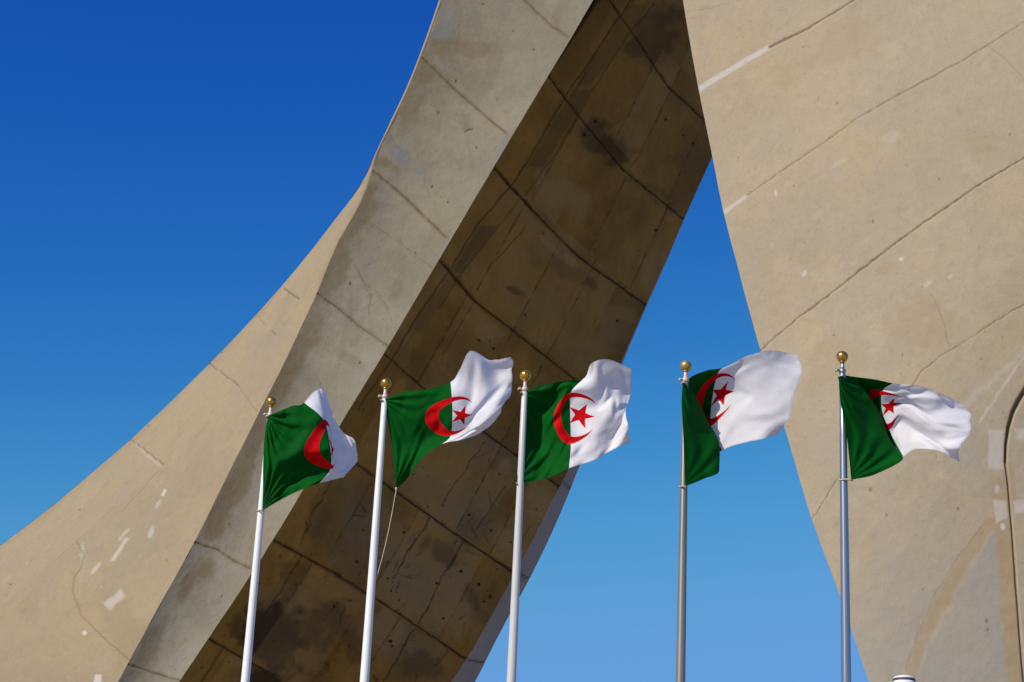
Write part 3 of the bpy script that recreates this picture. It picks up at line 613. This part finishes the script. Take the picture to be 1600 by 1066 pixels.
# ------------------------------------------------------------------ flagpoles
H_TOP = 11.45                               # height of the ball centres
POLES = [((424, 628), M_WHITE, M_BRASS, "leftmost white flagpole, its golden ball against the grey concrete band", 1.0),
         ((603, 599), M_WHITE, M_BRASS, "white flagpole with a slack halyard string hanging beside it, second from left", 1.0),
         ((821, 587), M_PALE, M_BRASS, "pale grey middle flagpole crossing the far edge of the dark concrete underside", 1.0),
         ((1071.5, 572), M_BEIGE, M_BRASSD, "beige weathered flagpole standing alone against open blue sky, dull ball on top", 1.0),
         ((1316, 557.5), M_ALU, M_BRASS, "bare aluminium flagpole in front of the sand-coloured leg, dark golden ball on top", 1.0)]
PY, PX = [], []
for i, ((bx, by), mat, ball, label, sc) in enumerate(POLES):
    p1 = at(bx, by, 1.0) - CAM; s = (H_TOP - CAM[2]) / p1[2]
    top = CAM + p1*s; x, y = float(top[0]), float(top[1]); PX.append(x); PY.append(y)
    e = empty("flagpole", (x, y, 0), label, "flagpole", "flagpoles in a row in front of the monument")
    zt = H_TOP - .27
    prof = [(.20, 0), (.20, .04), (.13, .05), (.098, .10)] + [(.098 - .053*(k/12)**1.1, .1 + (zt-.1)*k/12) for k in range(1, 13)] + [(.04, zt + .01)]
    lathe("shaft", prof, mat, e)
    lathe("truck", [(.03, zt+.0105), (.048, zt+.03), (.05, zt+.07), (.034, zt+.085), (.026, zt+.13), (.026, H_TOP-.086)], M_PINK if i < 4 else M_ALU, e)
    bp = [(.083*math.sin(math.pi*k/18)+.0005, H_TOP - .083*math.cos(math.pi*k/18)) for k in range(19)]
    lathe("finial_ball", bp, ball, e)
    lathe("finial_collar", [(.03, H_TOP-.094), (.042, H_TOP-.088), (.042, H_TOP-.078), (.03, H_TOP-.074)], ball, e, seg=24)
    # pulley arm with its wheel, pointing to the left
    tube("pulley_arm", [(-.03, -.01, zt+.05), (-.085, -.03, zt+.055), (-.10, -.035, zt+.03)], [.02, .018, .014], M_PINK if i < 4 else M_ALU, e)
    rg = random.Random(30+i)
    if i in (0, 1, 2):                       # frayed knot tied low on the pole
        kx, kz, sd = [(.085, 4.55, 1), (-.09, 4.75, -1), (-.10, 4.75, -1)][i]
        pts = [(kx + sd*.01*math.sin(k*1.7), -.03 + .02*math.cos(k*1.7), kz - .14 + .022*k) for k in range(11)]
        kn = tube("rope_knot", pts, [.008, .013, .018, .012, .02, .013, .02, .016, .012, .009, .006], M_ROPE, e, 7)
        tube("frayed_end", [(kx, -.03, kz), (kx+sd*.04, -.03, kz-.01), (kx+sd*.07, -.035, kz-.04)], [.008, .006, .003], M_ROPE, e, 6)
    if i == 1:
        lower = at(619, 765, y) - np.array([x, y, 0]); tie = at(588, 905, y) - np.array([x, y, 0])
        pts = [lower*(1-k/10) + tie*(k/10) + np.array([.02*math.sin(math.pi*k/10), 0, -.02*math.sin(math.pi*k/10)]) for k in range(11)]
        pts[0] = lower + np.array([0, 0, -.03])
        tube("halyard", pts, .007, M_ROPE, e, 6)

# ------------------------------------------------------------------ flags
V5 = [0, .25, .5, .75, 1]
FLAGS = []
FLAGS.append(dict(u=[0, .2, .333, .5, .58, .65, .8, 1], label="flag with its white half bunched up and star hidden, on the far left white pole",
  net=[[(418, 650), (413, 688), (411, 728), (411, 764), (410, 798)], [(442, 640), (441, 680), (441, 718), (440, 752), (437, 782)], [(458, 634), (472, 673), (475, 705), (474, 736), (465, 768)],
       [(475, 629), (505, 656), (516, 700), (516, 733), (499, 755)], [(488, 614), (510, 654), (518.5, 702), (520, 734), (508, 753)], [(496, 609), (513, 650), (522, 702), (524, 735), (516, 751)], [(504, 607), (520, 648), (533, 690), (539, 734), (531, 747)], [(507, 608), (529, 673), (554, 687), (558, 719), (540, 744)]],
  d=[[-.07, -.07, -.07, -.06, -.05], [-.08, -.14, -.15, .06, -.06], [-.02, -.10, -.18, .12, -.06], [.10, .02, -.02, .20, .0], [.25, .2, .15, .22, .2], [.3, .32, .3, .36, .3], [.35, .5, .5, .5, .45], [.5, .75, .62, .62, .6]], wr=(.065, 26)))
FLAGS.append(dict(u=[0, .2, .333, .5, .65, .75, .87, 1], label="flag with white half flung upward and its lower hoist corner hanging free on a string",
  net=[[(597, 626), (604, 650), (611, 688), (616, 730), (619, 764)], [(632, 612), (637, 645), (639, 684), (641, 718), (636, 748)], [(662, 609), (666, 630), (664, 652), (664, 688), (658, 718)],
       [(704, 597), (706, 621), (707, 650), (704, 681), (691, 694)], [(718, 578), (738, 611), (737, 648), (733, 672), (723, 687)], [(734, 549), (757, 600), (754, 640), (751, 664), (743, 680)], [(766, 562), (780, 588), (778, 627), (773, 649), (764, 668)], [(798, 558), (801, 578), (798, 617), (785, 632), (782, 648)]],
  d=[[0, .05, .1, .1, .05], [-.1, -.02, .1, .12, .2], [-.12, -.10, -.02, .15, .02], [.05, -.08, -.08, .05, -.05], [-.02, .04, .0, .05, .05], [-.22, .0, .04, .0, .1], [.02, .14, .04, .02, .18], [-.15, -.02, .15, .08, .28]], wr=(.03, 20)))
FLAGS.append(dict(u=[0, .2, .333, .4, .5, .65, .8, 1], label="fully open flag showing the whole red crescent and star, on the middle pole",
  net=[[(814, 614), (819, 644), (819, 676), (815, 712), (806, 756)], [(848, 602), (847, 638), (846, 676), (843, 714), (838, 752)], [(873, 597), (868, 626), (865, 654), (866, 698), (858, 746)], [(888, 595), (878, 619), (874, 652), (877, 696), (868, 742)],
       [(911, 592), (892, 614), (891, 648), (892, 694), (889, 732)], [(924, 568), (936, 613), (928, 651), (929, 686), (928, 719)], [(946, 561), (957, 602), (956, 645), (953, 680), (952, 706)], [(985, 576), (986, 614), (979, 640), (980, 665), (983, 692)]],
  d=[[0, 0, 0, 0, 0], [.0, .22, .24, .12, .02], [-.05, .12, .0, .1, -.02], [-.05, .02, .0, .06, -.05], [.0, -.02, .12, .03, -.04], [-.22, -.02, .05, .02, .0], [-.25, .08, -.02, .1, .05], [-.05, .15, .1, .0, .15]], wr=(.04, 20)))
FLAGS.append(dict(u=[0, .12, .25, .30, .4, .5, .65, .8, 1], label="flag against the sky with dark green fold in front and wide plain white half",
  net=[[(1067, 597), (1065, 628), (1067, 668), (1069, 716), (1071, 760)], [(1069, 596.5), (1077, 630), (1086, 674), (1096, 716), (1098, 749)], [(1073, 595), (1086, 617), (1103, 655), (1122, 690), (1124, 733)], [(1080, 589), (1078, 614), (1086, 652), (1106, 690), (1119, 718)],
       [(1105, 579), (1099, 596), (1096, 638), (1103, 674), (1122, 708)], [(1129, 575), (1121, 585), (1113, 622), (1111, 666), (1128, 704)], [(1163, 558), (1155, 580), (1147, 612), (1143, 652), (1147, 696)], [(1200, 548), (1194, 580), (1184, 618), (1179, 655), (1181, 688)], [(1248, 555), (1251, 584), (1239, 624), (1232, 655), (1214, 680)]],
  d=[[-.11, -.11, -.11, -.10, -.06], [-.09, -.04, .05, .07, .05], [.05, .26, .46, .42, .24], [.12, .42, .7, .7, .4], [.1, .36, .68, .7, .45], [.06, .2, .5, .55, .42], [.0, .1, .3, .35, .32], [-.05, .05, .15, .2, .22], [.05, .05, .1, .15, .25]], wr=(.025, 16)))
FLAGS.append(dict(u=[0, .15, .28, .33, .42, .5, .65, .8, 1], label="sagging flag with most of its crescent hidden in a fold, before the sand-coloured leg",
  net=[[(1310, 587), (1313, 626), (1321, 668), (1326, 708), (1330, 750)], [(1316, 587), (1334, 620), (1351, 662), (1364, 704), (1371, 740)], [(1323, 587), (1351, 611), (1374, 644), (1390, 686), (1411, 715)], [(1336, 589), (1350, 606), (1362, 642), (1378, 682), (1401, 708)],
       [(1367, 593), (1362, 606), (1366, 640), (1379, 678), (1404, 709)], [(1395, 599), (1379, 611), (1378, 640), (1389, 672), (1411, 713)], [(1428, 602), (1417, 618), (1409, 631), (1410, 664), (1430, 702)], [(1464, 612), (1454, 634), (1450, 656), (1451, 684), (1464, 704)], [(1512, 638), (1517, 658), (1515, 678), (1499, 700), (1499, 721)]],
  d=[[-.11, -.11, -.08, -.05, -.05], [-.09, .03, .13, .14, .06], [.05, .28, .46, .46, .24], [.12, .42, .7, .7, .4], [.1, .36, .66, .68, .42], [.05, .25, .5, .52, .4], [.0, .12, .3, .38, .3], [.05, .12, .12, .25, .1], [.2, .15, .1, .05, .25]], wr=(.045, 22)))

NU, NV = 180, 120
for i, f in enumerate(FLAGS):
    u = np.linspace(0, 1, NU); v = np.linspace(0, 1, NV)
    net = np.concatenate([np.array(f["net"], float), np.array(f["d"], float)[..., None]], -1)     # (U, V, 3)
    g = hermite(f["u"], net, u)                                     # (NU, V, 3)
    g = hermite(V5, g.transpose(1, 0, 2), v).transpose(1, 0, 2)     # (NU, NV, 3)
    U, V = np.meshgrid(u, v, indexing='ij')
    amp, frq = f["wr"]
    # tension creases fanning from the two tied corners, ripples towards the fly
    ang = np.arctan2(V, U*1.5 + .02); rr = np.hypot(U*1.5, V)
    cr = np.sin(ang*frq + 3*fbm(U*3, V*3, 200+i))*np.exp(-((rr-.30)/.22)**2)*.45
    ang2 = np.arctan2(1-V, U*1.5 + .02); rr2 = np.hypot(U*1.5, 1-V)
    cr += np.sin(ang2*frq*.8 + 3*fbm(U*3, V*3, 210+i))*np.exp(-((rr2-.32)/.22)**2)*.35
    rip = np.sin(U*15 + V*5 + 5*fbm(U*2.5, V*2.5, 220+i) + i)*sstep(.4, 1, U)*.5
    fine = (fbm(U*6, V*5, 230+i, 2)-.5)*1.5*sstep(.02, .2, U)
    rdg = 1 - np.abs(2*fbm(U*4.5 + V*2, V*3 - U, 260+i, 2) - 1)
    fine = fine + (sstep(.55, 1, rdg)*1.1)*sstep(.05, .3, U)
    edge = sstep(0, .06, U)
    off = (cr + rip + fine)*amp*edge
    wob = (fbm(U*11 + 3, V*8, 240+i, 3)-.5)*7*sstep(.9, 1, U)
    P = at(g[..., 0] + wob, g[..., 1] + (fbm(U*12, V*5, 250+i, 3)-.5)*4*sstep(.55, .9, U)*(sstep(.9, 1, V) + sstep(.1, 0, V)), PY[i] - .03 + g[..., 2] + off)
    org = P[0, 0].copy()
    uv = np.stack([U, V], -1)
    o = grid_obj("flag", P - org, M_FLAG, None, uv)
    o.location = org
    o["label"] = f["label"]; o["category"] = "flag"; o["group"] = "green and white flags with red crescent and star"
    # ties that hold the hoist corners
    pole = np.array([PX[i], PY[i] - .0, 0])
    for c_, nm in ((P[0, 0], "corner_tie"), (P[0, -1], "corner_tie")):
        if i == 1 and c_ is not None and np.allclose(c_, P[0, -1]): 
            tube(nm, [np.zeros(3) + (c_-org) + np.array([0, 0, .02]), (c_-org) + np.array([0, -.005, -.05])], [.016, .009], M_ROPE, o, 8); continue
        a = np.array([pole[0] - .055, pole[1] - .02, c_[2] + .0]) - org; b_ = c_ - org
        tube(nm, [a + np.array([0, .05, .02]), a + np.array([-.005, 0, .01]), a*.5 + b_*.5 + np.array([0, -.05, 0]), b_ + np.array([.02, -.01, -.01])], .011, M_ROPE, o, 8)

# ------------------------------------------------------------------ white post whose cap peeks in at the lower edge
pc = at(1412.5, 1058, 24.0)
e = empty("lamp_post", (float(pc[0]), float(pc[1]), 0), "white post with a rounded cap and dark ring, peeking in at the bottom edge", "post")
zt = float(pc[2])
lathe("shaft", [(.18, 0), (.18, .05), (.10, .06), (.075, zt-.5), (.075, zt-.4)], M_WHITE, e)
lathe("lamp_head", [(.09, zt-.399), (.13, zt-.36), (.135, zt-.06), (.128, zt-.055)], M_WHITE, e)
lathe("ring", [(.128, zt-.0545), (.137, zt-.05), (.137, zt-.032), (.128, zt-.029)], M_BAND, e)
lathe("cap", [(.13, zt-.0285), (.135, zt-.022), (.125, zt-.006), (.09, zt+.008), (.04, zt+.016), (.005, zt+.018)], M_WHITE, e)
